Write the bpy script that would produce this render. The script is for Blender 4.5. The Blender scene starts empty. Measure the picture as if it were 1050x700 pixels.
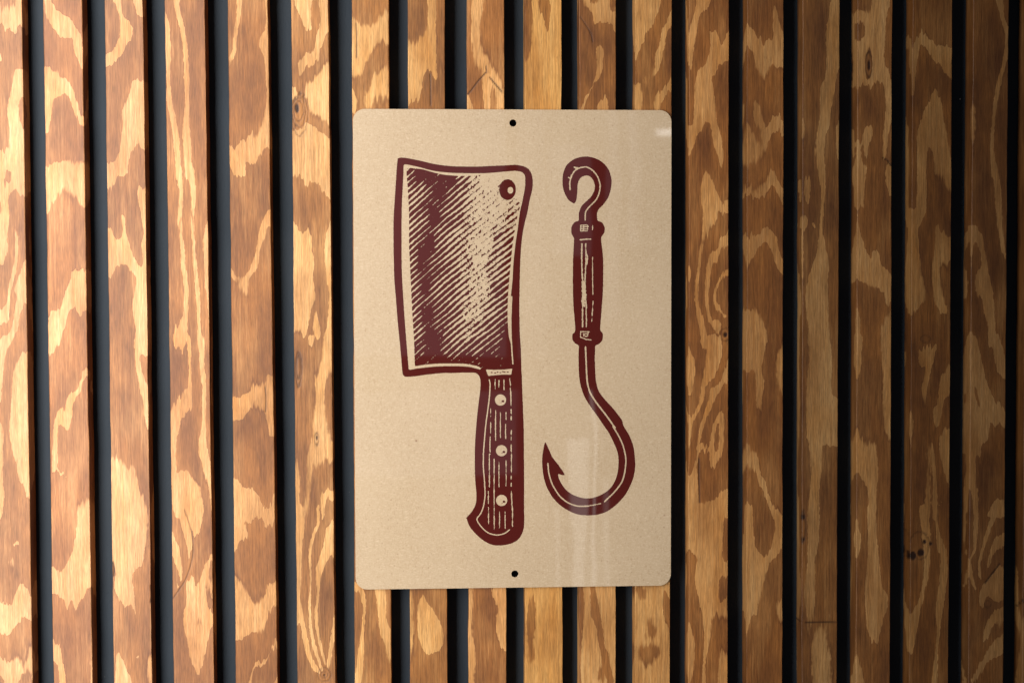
import bpy, math, random
import numpy as np
from mathutils import Matrix, Vector

# ---------------------------------------------------------------- camera model
S = 0.00094                      # metres per photograph pixel at the slat fronts
F = 1500.0                       # focal length in photograph pixels (1050 wide)
PW, PH = 1050.0, 700.0
def nrm(v): return v / np.linalg.norm(v)
d_v = nrm(np.array([185.0, 43500.0, 1500.0]))          # wall "down" seen by the camera
d_h = np.array([27800.0, -118.0, 1500.0]); d_h = nrm(d_h - d_v * d_h.dot(d_v))   # wall "right"
d_n = np.cross(d_h, d_v)                                # into the wall
# world x -> d_h, world y -> d_n (into wall), world z -> -d_v
R = np.stack([d_h, d_n, -d_v], axis=1)                  # cam = R @ world + T
T = np.array([0, 0, F * S])
CAM = -R.T @ T
def back(px, py, y=0.0):
    """photo pixel -> point on the vertical plane at depth y of the wall"""
    d = R.T @ np.array([px - PW / 2, py - PH / 2, F])
    t = (y - CAM[1]) / d[1]
    return CAM + d * t
def proj(x, y, z):
    c = R[:, 0][:, None] * x + R[:, 1][:, None] * y + R[:, 2][:, None] * z + T[:, None]
    return c[0] / c[2] * F + PW / 2, c[1] / c[2] * F + PH / 2

scene = bpy.context.scene
COL = scene.collection
cam_d = bpy.data.cameras.new('camera'); cam = bpy.data.objects.new('camera', cam_d); COL.objects.link(cam)
cam_d.sensor_width = 36; cam_d.lens = F / PW * 36; cam_d.clip_start = 0.05; cam_d.clip_end = 100
M = np.eye(4)
M[:3, 0] = R[0, :]; M[:3, 1] = -R[1, :]; M[:3, 2] = -R[2, :]; M[:3, 3] = CAM
cam.matrix_world = Matrix([list(r) for r in M])
scene.camera = cam

# ---------------------------------------------------------------- world, lamps, exposure
w = bpy.data.worlds.new('World'); scene.world = w; w.use_nodes = True
w.node_tree.nodes['Background'].inputs[0].default_value = (0.75, 0.85, 1.0, 1)
w.node_tree.nodes['Background'].inputs[1].default_value = 0.045
scene.view_settings.view_transform = 'Standard'
scene.view_settings.look = 'None'
scene.view_settings.exposure = 0
def area(name, loc, target, sx, sy, power, color=(1, 1, 1), spread=180):
    l = bpy.data.lights.new(name, 'AREA'); l.shape = 'RECTANGLE'; l.size = sx; l.size_y = sy
    l.energy = power; l.color = color; l.spread = math.radians(spread)
    o = bpy.data.objects.new(name, l); COL.objects.link(o); o.location = loc
    o.rotation_euler = (Vector(target) - Vector(loc)).to_track_quat('-Z', 'Y').to_euler()
    return o
def wx(px): return (px - 525) * S
# key: a soft lamp to the left of the camera
area('key_lamp', (wx(-345), -1150 * S, 0.22), (wx(0), 0, 0.06), 0.48, 2.3, 22.5, (1.0, 0.955, 0.90), 106)
# a pale window behind the camera, four panes, seen as a faint sheen on the sign
def pane(x0, x1, y0, y1, L, rad, color, name='window_sheen_lamp'):
    """lamp of radiance rad whose mirror image in the sign spans photo px x0..x1, y0..y1"""
    cz = CAM[2]; cy = -CAM[1]
    def ext(p, c): return c + (p - c) * (L + cy) / cy
    a = back(x0, y0); b = back(x1, y1)
    X0, X1 = ext(a[0], CAM[0]), ext(b[0], CAM[0]); Z1, Z0 = ext(a[2], cz), ext(b[2], cz)
    sx, sz = abs(X1 - X0), abs(Z1 - Z0)
    c = ((X0 + X1) / 2, -L, (Z0 + Z1) / 2)
    return area(name, c, (c[0], 0, c[2]), sx, sz, rad * sx * sz * math.pi, color)
WIN = (0.88, 0.88, 1.0)
pane(300, 518, 40, 364, 2.9, 0.46, WIN)
pane(531, 560, 40, 366, 2.9, 0.30, WIN)
pane(300, 532, 402, 486, 2.9, 0.40, WIN)
pane(566, 604, 150, 262, 2.9, 0.42, WIN)
pane(622, 636, 30, 330, 2.9, 0.42, WIN)  # this and the next: narrow lamps added for faint upright bands in the gloss
pane(646, 652, 60, 250, 2.9, 0.6, WIN)
pane(585, 600, 450, 640, 2.9, 1.8, (1, .97, .92), 'reflection_lamp')  # from here on: unseen lamps added only to mirror as streaks in the sign
pane(606, 611, 400, 640, 2.9, 2.2, (1, .97, .92), 'reflection_lamp')
pane(621, 626, 490, 610, 2.9, 1.1, (1, .97, .92), 'reflection_lamp')
pane(567, 573, 520, 600, 2.9, 1.2, (1, .97, .92), 'reflection_lamp')
pane(672, 700, 131, 138, 2.9, 6.0, (1, .98, .95), 'reflection_lamp')  # small added lamp, mirrored as a pale bar near the sign's right edge

# ---------------------------------------------------------------- numpy helpers
rng = np.random.default_rng(7)
def catmull(pts, closed=True, n=5):
    P = np.array(pts, float)
    if len(P) < 3: return P
    if closed: Q = np.vstack([P[-1], P, P[0], P[1]])
    else: Q = np.vstack([2 * P[0] - P[1], P, 2 * P[-1] - P[-2]])
    out = []
    m = len(P) if closed else len(P) - 1
    for i in range(m):
        p0, p1, p2, p3 = Q[i], Q[i + 1], Q[i + 2], Q[i + 3]
        for k in range(n):
            t = k / n
            out.append(0.5 * (2 * p1 + (p2 - p0) * t * .8 + (2 * p0 - 5 * p1 + 4 * p2 - p3) * t * t * .8 + (-p0 + 3 * p1 - 3 * p2 + p3) * t ** 3 * .8
                       + (.2 * 2 * (p2 - p1) * t)))
    if not closed: out.append(P[-1])
    return np.array(out)
def raster(shape, poly):
    """even-odd fill of poly (x,y in array units); returns (slice, mask)"""
    H, W = shape
    x0 = max(int(poly[:, 0].min()) - 1, 0); x1 = min(int(poly[:, 0].max()) + 2, W)
    y0 = max(int(poly[:, 1].min()) - 1, 0); y1 = min(int(poly[:, 1].max()) + 2, H)
    if x1 <= x0 or y1 <= y0: return None, None
    m = np.zeros((y1 - y0, x1 - x0), bool)
    ys = np.arange(y0, y1) + .5; xs = np.arange(x0, x1) + .5
    a = poly; b = np.roll(poly, -1, 0)
    for (ax, ay), (bx, by) in zip(a, b):
        if ay == by: continue
        lo, hi = (ay, by) if ay < by else (by, ay)
        i0 = np.searchsorted(ys, lo); i1 = np.searchsorted(ys, hi)
        if i1 <= i0: continue
        xc = ax + (ys[i0:i1] - ay) * (bx - ax) / (by - ay)
        m[i0:i1] ^= xs[None, :] > xc[:, None]
    return (slice(y0, y1), slice(x0, x1)), m
def gblur(a, sx, sy):
    for ax, s in ((1, sx), (0, sy)):
        if s <= 0: continue
        r = max(1, int(3 * s)); k = np.exp(-0.5 * (np.arange(-r, r + 1) / s) ** 2); k /= k.sum()
        pad = [(0, 0), (0, 0)]; pad[ax] = (r, r)
        b = np.pad(a, pad, mode='edge'); o = np.zeros_like(a)
        n = a.shape[ax]
        for i, kk in enumerate(k):
            o += kk * (b[i:i + n] if ax == 0 else b[:, i:i + n])
        a = o
    return a
def vnoise(x, y, seed=0):
    """smooth value noise in -1..1"""
    xi = np.floor(x).astype(int); yi = np.floor(y).astype(int); fx = x - xi; fy = y - yi
    fx = fx * fx * (3 - 2 * fx); fy = fy * fy * (3 - 2 * fy)
    def h(a, b):
        n = (a * 374761393 + b * 668265263 + seed * 974711) & 0x7fffffff
        n = ((n ^ (n >> 13)) * 1274126177) & 0x7fffffff
        return ((n ^ (n >> 16)) & 0xffff) / 32767.5 - 1
    return (h(xi, yi) * (1 - fx) + h(xi + 1, yi) * fx) * (1 - fy) + (h(xi, yi + 1) * (1 - fx) + h(xi + 1, yi + 1) * fx) * fy
def bil(a, x, y):
    H, W = a.shape
    x = np.clip(x, 0, W - 1.001); y = np.clip(y, 0, H - 1.001)
    xi = x.astype(int); yi = y.astype(int); fx = x - xi; fy = y - yi
    return (a[yi, xi] * (1 - fx) + a[yi, xi + 1] * fx) * (1 - fy) + (a[yi + 1, xi] * (1 - fx) + a[yi + 1, xi + 1] * fx) * fy

# ---------------------------------------------------------------- wood figure, traced: pale early wood / brown late wood
# view: (x offset, y offset, zoom). L = pale area, D = brown area, l / d = the same with a soft edge
V = {'A1': (0, 0, 4), 'A2': (0, 175, 4), 'A3': (0, 350, 4), 'A4': (0, 525, 4),
     'B1': (165, 0, 4), 'B2': (165, 175, 4), 'B3': (170, 350, 4), 'B4': (175, 525, 4),
     'C1': (700, 0, 4), 'C2': (700, 175, 4), 'C3': (700, 350, 4), 'C4': (700, 525, 4),
     'E1': (868, 0, 4), 'E2': (868, 175, 4), 'E3': (868, 350, 4), 'E4': (868, 525, 4),
     'M1': (340, 0, 5.51), 'M2': (510, 0, 5.51), 'M3': (340, 580, 5.526), 'M4': (510, 580, 5.526)}
FIG = '''
A1 L 0,25 15,40 30,25 45,30 60,55 70,20 75,-20 95,-20 95,100 75,105 65,145 50,130 40,110 25,130 10,95 -10,80
A1 L -10,228 8,235 5,255 -10,262
A1 L 70,285 60,300 50,350 35,410 30,470 40,520 35,590 20,625 -10,650 -10,730 114,730 112,560 95,530 80,480 78,430 90,395 100,400 104,350 98,290
A2 L -10,-20 112,-20 120,92 100,105 90,95 80,105 65,80 50,85 40,100 35,130 38,200 30,260 35,300 25,350 15,385 -10,375
A2 D 20,10 45,0 45,40 30,60 18,40
A2 D -10,120 6,150 4,180 -10,240
A2 L 118,190 80,215 65,245 62,300 60,370 45,430 35,480 30,530 10,570 -10,600 -10,655 10,630 35,620 40,570 45,490 60,440 70,390 75,320 75,270 85,235 100,210 120,205
A2 L 130,320 95,390 80,430 60,490 70,520 60,580 50,640 30,680 20,720 40,720 75,640 80,600 95,560 105,535 130,600 130,400
A3 L 10,-20 50,-20 40,0 25,50 14,130 6,230 -10,250 -10,60
A3 L -10,330 10,350 15,470 12,560 18,640 10,720 -10,720
A3 L 95,40 75,75 55,130 50,200 45,290 38,370 50,440 65,500 80,560 100,600 120,640 145,640 145,40 110,50
A4 L -10,-10 12,0 8,30 -10,55
A4 l 40,185 55,175 62,215 45,235 38,215
A4 L 58,125 78,125 78,138 58,138
A4 L -10,345 20,370 45,385 60,350 75,310 92,290 110,310 125,340 145,370 145,450 115,430 95,425 85,450 60,470 35,500 20,490 -10,470
A4 L -10,580 20,600 45,610 65,585 90,620 110,625 118,580 130,545 145,560 145,720 125,650 100,665 80,690 60,720 -10,720
A4 D -10,660 15,680 20,720 -10,720
A1 L 165,-20 178,0 185,50 200,85 220,110 240,150 260,160 285,160 300,165 300,200 320,250 345,300 360,250 340,200 335,150 310,110 290,80 260,65 235,45 215,10 205,-20
A1 L 175,290 215,290 245,310 275,335 300,370 320,430 335,470 365,540 350,530 330,500 310,465 295,440 285,405 260,385 245,400 225,405 215,440 210,500 195,545 175,540
A2 L 185,-20 375,-20 375,170 345,150 330,130 300,115 290,90 270,78 250,90 235,115 215,130 205,150 185,165
A2 L 300,415 345,405 385,420 385,580 350,575 345,570 330,595 320,585 310,560 295,575 280,600 265,650 250,690 245,715 200,715 205,600 235,570 260,540 270,500 290,460
A3 L 200,-20 242,-20 235,20 220,50 200,55
A3 L 345,115 365,130 375,165 355,150 340,170 330,205 310,235 300,260 295,320 290,355 280,362 265,350 250,340 240,350 238,400 235,450 235,535 215,540 215,450 222,350 230,310 245,280 255,270 265,290 275,250 285,220 310,205 325,175
A3 L 220,523 245,530 280,548 278,552 240,538 220,532
A3 l 390,650 350,660 330,680 325,730 390,730
A4 L 345,-20 395,-20 395,290 370,310 355,325 340,350 325,365 315,390 300,365 290,365 275,395 265,360 250,350 230,335 205,330 205,230 240,240 260,235 280,200 295,160 310,120 315,60 325,-20
A4 L 210,515 240,540 255,590 268,650 272,720 250,720 240,650 228,600 210,590
A4 l 372,560 390,560 390,700 372,700
A1 L 450,-20 475,20 490,60 495,110 490,150 475,190 450,215 420,225 420,270 450,270 480,250 500,225 525,180 540,160 545,120 535,90 515,80 500,40 490,-20
A1 L 545,-20 555,30 565,60 600,68 600,-20
A1 L 560,330 540,350 530,390 500,460 505,520 495,580 485,640 460,665 430,680 430,720 515,720 525,670 540,630 560,600 580,605 615,625 615,400 600,340
A2 L 430,-20 492,-20 480,30 465,60 430,75
A2 L 565,90 585,80 620,85 620,720 560,720 555,640 545,580 548,520 560,460 555,420 530,400 500,390 480,400 440,430 440,250 460,245 470,280 480,285 497,280 505,250 497,200 500,178 512,200 518,250 530,300 550,350 570,385 582,390 587,370 585,330 580,300 590,250 580,190 570,140
A3 L 555,-20 630,-20 625,30 590,5 578,30 575,80 585,130 605,180 635,200 635,390 608,370 600,320 590,260 575,200 565,140 555,80
A3 l 450,480 490,490 520,515 545,510 560,540 565,600 590,650 605,720 450,720
A4 L 450,-20 598,-20 598,100 590,200 565,230 545,260 545,300 550,350 558,420 545,400 530,385 510,392 490,370 475,340 468,300 475,260 450,150
A4 L 482,575 500,595 520,640 540,690 545,730 478,730 475,640
A4 l 605,590 630,590 630,700 612,700
B1 L 10,30 30,80 40,150 42,230 38,300 45,400 60,480 75,560 80,640 85,720 65,720 55,600 40,500 25,420 22,300 10,150
B1 L 50,-20 75,-20 80,50 95,100 108,170 115,260 118,350 115,430 118,520 125,600 125,720 100,720 92,600 90,520 100,430 97,350 95,260 90,180 75,110 60,60
B2 L 65,-20 85,-20 92,100 85,200 95,300 105,420 115,500 112,600 100,720 50,720 60,650 90,600 95,500 85,400 80,300 70,180 75,100
B2 L 105,-20 130,-20 145,80 135,200 140,300 150,400 160,520 165,720 150,720 150,600 140,480 132,380 125,250 120,180 125,100
B2 L 220,50 190,200 175,300 180,450 190,520 195,600 205,720 220,720
B3 L 85,-20 100,-20 105,80 108,200 110,270 100,290 95,305 80,310 65,310 60,340 48,380 42,460 48,540 60,530 75,525 100,540 125,570 145,620 150,720 40,720 20,500 20,400 20,270 50,250 65,235 90,200 95,100
B3 L 135,-20 160,-20 160,80 165,170 165,270 165,350 170,430 185,500 210,570 210,720 190,720 180,620 165,560 150,500 135,460 140,380 150,320 150,200 140,100
B4 L 38,-20 58,-20 72,30 85,80 90,150 75,180 60,110 45,60
B4 L 0,60 30,130 45,200 48,270 30,310 22,260 0,150
B4 D 6,180 30,235 40,285 34,300 20,262 6,230
B4 L 85,-20 130,-20 130,50 115,90 95,105 90,60
B4 L 190,150 150,190 135,240 125,290 110,290 90,270 75,265 65,280 65,350 55,420 55,470 75,550 90,620 105,660 120,660 135,610 150,540 172,470 190,440 170,410 155,380 145,330 155,260 165,200 190,180
B4 d 110,425 128,435 132,455 115,475 95,455
B4 L 162,270 190,250 190,390 168,340
B1 L 315,-20 335,-20 328,60 318,130 310,200 300,240 270,280 275,240 295,200 300,140 310,70
B1 L 430,-20 460,-20 470,400 470,600 430,610 400,640 385,670 375,680 350,660 345,720 300,720 275,640 275,600 300,620 320,600 345,570 365,555 375,540 395,555 415,520 425,470 435,400 430,320 425,250 405,195 410,150 430,120
B2 L 295,-20 345,-20 335,20 320,25 305,10
B2 L 480,110 445,150 425,190 410,230 400,280 390,330 375,370 365,400 340,435 325,445 310,435 285,395 285,430 315,470 330,510 345,515 355,490 360,450 385,410 400,390 405,330 425,280 440,230 480,190
B3 L 270,230 300,240 320,215 340,205 365,180 385,190 405,170 420,150 465,150 465,385 430,375 415,330 400,290 370,265 345,275 325,305 305,325 270,320
B3 L 270,560 310,590 325,605 345,600 365,620 385,650 400,680 430,675 445,640 465,570 465,720 270,720
B4 L 345,-20 450,-20 450,30 415,50 395,60 375,45 355,30
B4 L 255,-20 270,0 290,40 318,75 310,110 285,130 255,160
B4 L 255,275 290,290 305,310 320,345 345,375 365,370 385,340 405,290 430,270 450,270 450,370 420,390 400,420 385,460 365,490 340,490 315,510 285,525 255,510
B4 L 450,510 425,540 405,585 385,610 370,625 355,610 335,650 318,720 330,720 333,675 352,630 370,640 400,605 415,570 450,545
B4 L 450,665 425,700 420,720 450,720
B1 L 545,-20 565,40 575,80 600,125 612,130 618,100 615,50 620,-20
B1 L 650,-20 655,80 640,150 625,200 600,225 575,255 562,260 565,300 572,320 590,290 620,275 645,245 660,190 680,150 710,60 710,-20
B1 l 710,220 665,290 640,320 600,350 578,370 590,400 610,430 630,470 660,480 710,525 710,380
B1 L 525,330 550,360 560,380 555,400 525,400
B1 L 525,540 575,530 595,500 620,510 650,540 680,560 710,600 710,720 525,720
B2 L 530,-20 710,-20 710,125 670,90 640,55 615,45 590,50 570,30 530,35
B2 L 530,220 570,250 590,260 605,240 620,270 620,310 630,380 625,440 635,500 625,540 615,580 605,640 590,690 575,660 560,650 530,660
B2 L 635,570 650,620 655,680 640,695 625,650 630,600
B2 L 710,220 680,260 670,350 680,450 690,500 685,600 670,720 710,720
B3 L 585,-20 610,-20 600,25 590,15
B3 l 650,-20 705,-20 705,110 670,130 655,180 650,250 660,320 675,390 700,430 700,512 670,490 650,490 630,480 610,500 600,560 590,640 585,720 570,720 575,600 580,500 590,440 605,370 600,330 620,250 620,200 600,160 625,130 645,70
B3 L 520,470 550,520 545,600 550,720 520,720
B3 L 640,620 700,612 700,650 660,650 650,720 640,720
B4 L 505,-20 545,-20 550,60 540,140 538,250 530,330 545,420 560,500 580,590 615,650 600,655 570,620 545,540 530,450 505,440
B4 L 600,-20 612,-20 610,50 590,110 578,170 578,280 575,380 580,470 600,560 625,640 615,640 585,560 568,470 565,380 570,280 568,160 580,100 598,50
B4 L 690,20 640,70 630,130 605,200 595,250 600,330 590,420 595,480 610,550 630,620 638,620 620,540 608,480 605,400 610,330 620,250 650,190 690,150
B4 L 690,320 665,450 650,560 640,625 650,640 665,560 690,470
M1 l 95,100 140,122 230,150 270,110 300,80 340,60 340,250 305,235 280,225 255,260 240,300 210,300 190,340 185,390 160,430 95,415
M1 l 340,380 280,410 240,440 210,490 190,540 170,630 215,640 240,580 270,550 290,540 340,560
M1 L 95,480 140,560 140,640 95,660
M3 L 115,80 160,105 190,150 195,200 190,300 185,400 185,500 180,590 155,690 115,690 140,600 150,500 170,350 180,250 168,180 150,150 115,130
M3 L 245,110 300,110 310,250 320,320 355,370 355,530 315,500 300,430 280,400 265,300 258,200
M1 L 540,-20 590,-20 590,200 595,440 580,440 560,410 540,405 515,440 510,500 490,560 470,580 455,570 420,590 420,240 470,250 500,230 540,150 545,60
M3 L 520,160 545,210 570,240 590,280 615,320 635,390 630,440 605,490 580,490 550,500 525,480 495,420 485,330 490,230 505,190
M3 l 430,150 458,150 458,500 430,500
M1 l 795,-20 860,-20 850,100 830,200 840,270 870,310 900,370 940,430 970,500 972,540 930,480 900,440 875,410 850,400 820,370 800,310 790,200
M1 L 855,430 890,430 905,470 900,540 895,640 870,640 855,520
M1 l 905,445 990,540 990,640 930,640 940,560
M1 L 755,530 780,545 805,640 755,640
M3 L 910,110 1010,110 1010,470 965,460 950,400 935,350 935,290 945,230 920,180
M3 l 765,110 800,110 800,400 820,520 800,690 765,690
M2 L 140,-20 380,-20 380,640 140,640
M2 D 235,-20 290,-20 300,90 285,190 265,120 240,60
M2 d 140,-20 190,-20 200,120 190,300 140,340
M4 l 140,100 385,100 385,690 140,690
M4 d 190,150 220,250 215,350 205,450 215,520 180,560 165,400 170,300
M2 L 470,-20 515,50 540,100 550,140 590,130 630,125 655,150 685,210 685,80 640,60 615,-20 575,15 545,15
M2 L 560,285 603,280 595,380 580,450 545,480 500,590 480,640 460,630 530,500 555,440 565,370
M2 L 570,590 610,545 625,580 625,640 570,640
M4 L 490,100 525,100 530,250 560,350 575,450 600,560 620,690 480,690 480,400 495,250
M4 L 560,100 690,100 690,690 655,640 640,540 610,420 590,300 570,200
M4 d 560,600 600,550 620,640 580,640
M2 L 765,-20 925,-20 905,70 880,150 835,180 830,230 800,300 765,340
M2 L 1000,30 960,110 930,170 920,250 890,330 890,400 850,430 810,460 765,500 765,640 815,640 815,520 840,490 880,450 910,400 930,330 945,250 960,180 1000,120
M2 L 1000,370 970,470 940,500 900,540 880,570 880,640 910,640 930,580 960,530 1000,490
M4 L 760,90 995,90 995,690 760,690
M4 D 940,140 965,170 995,230 995,400 950,300 940,230
M4 d 865,290 880,320 905,330 910,403 790,403 790,380 830,380 840,330
M4 d 790,457 935,457 925,510 880,540 850,600 835,620 820,560 790,500
M4 d 760,110 860,115 820,200 790,180
C1 L 65,-20 120,-20 105,30 75,50 65,100 55,150 45,220 35,290 20,200 30,120 50,50
C1 L 112,135 135,130 150,160 165,185 180,140 205,125 205,225 170,260 150,265 135,310 120,320 125,370 135,430 140,500 160,570 168,640 160,685 145,640 125,580 115,520 95,500 80,530 60,560 45,600 15,660 15,540 45,500 50,420 50,350 65,290 90,270 105,230 115,180
C2 L 95,0 110,20 130,60 150,110 165,125 200,125 200,178 150,170 140,200 120,240 100,265 85,300 80,360 70,430 65,500 70,560 85,600 95,650 105,690 90,700 75,680 60,600 50,530 52,460 65,380 70,320 80,260 85,200 75,120 80,40
C2 L 200,230 160,275 140,315 115,350 100,400 92,480 95,560 110,620 130,655 145,665 160,650 160,625 145,610 125,620 110,570 108,500 115,430 125,380 150,350 165,320 200,290
C2 L 200,390 155,440 135,470 128,530 135,570 160,580 175,595 180,585 155,565 140,530 143,480 165,450 200,415
C2 L 10,370 28,380 35,420 30,450 10,460
C3 L 10,10 45,60 57,100 50,150 35,210 10,250
C3 L 75,-20 155,-20 162,50 150,100 125,150 95,180 90,220 75,270 55,310 40,330 35,380 28,430 10,430 10,320 45,290 65,260 75,210 80,140 95,90 105,50 85,20
C3 L 200,40 170,130 150,170 115,190 105,240 85,300 70,350 60,430 60,480 45,520 40,560 45,560 65,480 68,440 80,380 95,320 115,280 135,230 165,190 200,150
C3 L 150,290 165,290 172,320 170,400 165,460 130,515 115,490 110,430 125,340
C3 D 145,325 150,380 148,440 135,450 130,400
C3 L 60,428 110,430 110,448 60,448
C3 L 5,720 5,560 40,540 55,480 65,600 68,680 80,675 110,655 150,630 165,615 200,610 200,720
C4 L 5,-20 160,-20 165,100 165,190 200,210 200,280 160,260 150,300 155,370 200,340 200,430 160,425 140,410 125,440 105,450 115,500 105,560 95,620 95,720 80,720 85,600 90,500 75,400 65,340 50,270 60,190 30,150 5,80
C4 d 35,60 55,90 55,150 35,120
C4 L 5,410 45,510 50,580 40,680 5,720
C4 L 160,560 200,640 200,720 150,720 148,620
C1 L 250,85 290,130 310,170 318,140 330,190 350,160 370,165 372,100 370,50 380,20 390,60 400,110 430,180 430,275 385,275 370,260 355,290 340,315 325,305 300,270 290,220 250,160
C1 L 300,410 318,440 330,490 345,525 370,480 385,455 395,485 430,500 430,570 395,540 375,545 355,580 340,620 310,670 290,680 250,670 250,490 275,520 290,560 315,605 328,580 325,550 310,530 295,500 290,440
C2 L 250,75 285,60 310,70 330,50 350,15 370,5 385,30 420,80 420,145 385,90 365,70 345,90 320,115 295,110 280,95 250,115
C2 L 250,310 285,265 320,240 355,240 385,265 395,320 420,400 415,440 385,390 365,330 340,295 310,310 290,350 250,410
C2 L 250,580 285,575 305,560 325,610 340,650 345,720 250,720
C3 L 245,-20 345,-20 335,50 322,100 335,160 330,220 320,285 305,270 300,200 300,140 285,120 245,125
C3 l 420,20 390,60 385,130 390,200 420,230
C3 L 245,395 285,450 305,470 325,540 350,610 375,670 390,720 375,720 345,650 310,570 290,520 275,520 245,510
C4 L 245,-20 285,-20 290,80 300,150 320,180 350,170 370,120 380,50 360,-20 385,-20 420,30 420,130 385,180 355,210 345,250 330,290 325,340 310,370 305,430 285,420 270,480 245,545 240,200
C4 l 375,370 420,350 420,460 395,430
C1 L 615,-20 660,-20 660,150 635,300 625,370 610,450 600,520 590,560 580,640 585,720 560,720 545,620 550,550 565,480 565,380 585,330 590,240 588,140 600,60
C1 L 480,490 495,490 505,550 495,600 480,600
C1 L 630,520 655,520 655,650 634,650
C2 L 500,30 525,40 520,120 515,140 500,100
C2 L 555,-20 585,-20 582,150 575,240 590,330 600,400 595,500 600,720 520,720 515,640 505,560 515,440 530,400 550,340 560,260 565,180 570,100
C2 L 500,180 515,200 510,235 495,240
C2 L 530,215 545,230 540,250
C2 L 470,150 492,150 495,440 470,440
C3 L 520,-20 600,-20 615,100 610,200 650,260 650,435 590,420 570,440 575,520 560,600 560,720 515,720 525,600 525,500 520,440 510,390 510,300 510,150 520,80
C3 L 495,240 505,260 500,300
C4 L 515,-20 560,-20 560,100 545,200 545,300 540,420 520,470 505,400 500,330 510,220 515,100
C4 l 650,320 615,400 600,460 590,520 610,600 600,720 540,720 530,600 530,500 560,470 590,440
E1 L 48,30 60,40 90,45 108,40 112,-20 180,-20 165,80 160,160 155,240 175,300 200,370 200,450 175,540 165,620 150,640 150,560 160,480 162,420 150,340 125,330 100,365 85,350 30,360 30,170 60,165 75,140 72,95 30,80 30,30
E1 D 95,190 108,260 95,330 80,310 78,240
E1 L 95,510 108,540 95,580 85,640 75,640 70,600 55,610 50,590 65,580 75,530
E1 L 25,570 45,570 60,620 60,720 25,720
E2 L 20,-20 80,-20 75,60 70,145 50,155 48,200 60,260 80,320 100,355 112,325 130,335 140,370 155,400 200,440 200,480 175,550 160,540 155,500 130,480 100,470 70,455 45,440 20,300
E2 L 162,-20 200,-20 200,110 168,90
E2 L 20,560 45,560 58,620 55,680 45,720 20,720
E2 l 200,570 150,620 145,720 200,720
E3 L 20,-20 65,-20 62,60 60,120 45,160 40,200 38,330 50,370 70,410 95,420 110,415 125,450 130,520 125,600 120,720 95,720 90,620 70,560 50,540 20,500
E3 l 145,-20 195,-20 195,400 165,380 150,300 150,100
E4 L 20,-20 38,0 50,60 60,120 50,180 20,200
E4 L 85,-20 120,-20 125,100 135,180 140,250 150,310 170,330 165,400 150,440 130,540 115,530 90,500 80,420 75,320 85,220 90,120
E4 L 20,570 40,570 55,620 70,680 75,720 20,720
E1 L 285,170 315,135 345,160 380,190 445,200 445,340 400,290 360,250 340,210 315,190 300,210 290,270 282,350 275,400 255,300 270,220
E1 L 360,370 385,410 400,480 412,560 425,640 430,720 370,720 355,620 340,600 330,650 325,720 295,720 290,600 295,530 315,480 335,420
E2 L 295,-20 325,-20 330,80 325,170 310,210 295,250 300,350 310,430 330,500 340,540 325,540 290,560 245,580 245,200 285,150 290,60
E2 L 370,-20 435,-20 435,80 395,40
E2 L 372,220 435,290 435,370 400,370 385,400 385,480 400,540 415,560 400,600 370,560 355,500 355,400 365,300
E3 L 300,40 370,10 350,100 335,180 320,270 310,200 325,110 300,100
E3 L 435,90 385,160 375,240 355,300 365,345 385,330 400,250 435,180
E3 L 245,260 262,260 275,330 270,420 245,440
E3 L 300,370 325,380 340,500 343,620 343,720 320,720 325,600 330,480 318,400
E3 L 340,390 360,450 370,560 375,720 355,720 355,560 345,460
E3 L 435,365 385,380 385,470 405,560 435,600
E4 L 300,-20 335,-20 345,120 340,240 325,320 300,420 285,500 270,570 245,560 250,440 290,380 310,300 320,200
E4 L 365,-20 385,90 410,150 415,260 400,380 385,480 375,600 372,720 350,720 355,640 368,540 372,470 365,400 380,300 385,200 370,130
E1 L 605,-20 640,-20 650,80 675,140 660,240 640,330 620,420 610,500 605,600 615,720 595,720 590,600 597,500 605,400 620,330 645,240 650,150 630,60
E1 l 505,430 525,430 530,520 520,600 505,600
E2 L 600,-20 620,-20 635,100 640,200 655,370 630,300 615,180
E2 L 480,240 520,220 550,250 565,300 575,370 590,440 605,520 610,640 615,720 585,720 580,620 565,580 560,540 530,490 530,440 550,400 552,340 535,300 520,310 510,400 480,420
E3 L 480,20 530,-20 545,30 560,100 580,180 610,240 655,280 655,345 610,335 590,340 580,400 555,420 550,460 530,490 525,560 540,620 540,720 525,720 510,600 480,560
E3 D 525,180 535,200 548,265 535,250 525,215
E3 L 590,-20 625,-20 655,90 655,155 620,130 605,60
E3 L 660,660 610,650 590,690 580,720 660,720
E4 L 525,-20 540,-20 540,80 530,160 512,200 520,260 535,320 515,300 500,220 520,150
E4 L 610,-20 620,10 590,80 570,140 552,210 555,270 545,270 540,210 555,140 575,70
E4 L 660,80 610,110 590,160 577,220 585,230 605,170 660,125
E4 L 560,300 600,250 625,220 660,250 660,340 620,370 590,350 575,350 560,400 545,360
E4 L 660,385 600,410 570,470 560,530 580,520 600,470 660,435
E4 L 660,490 600,540 560,600 510,690 530,690 580,620 660,560
'''
FIG += '''A4 L 560,588 570,590 568,598 560,597
C2 L 579,413 587,415 586,423 580,421
C3 L 331,124 339,128 337,136 331,133
E4 L 332,80 350,88 346,94 330,88
E3 L 340,655 372,658 392,650 390,655 372,663 340,660
'''
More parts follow.
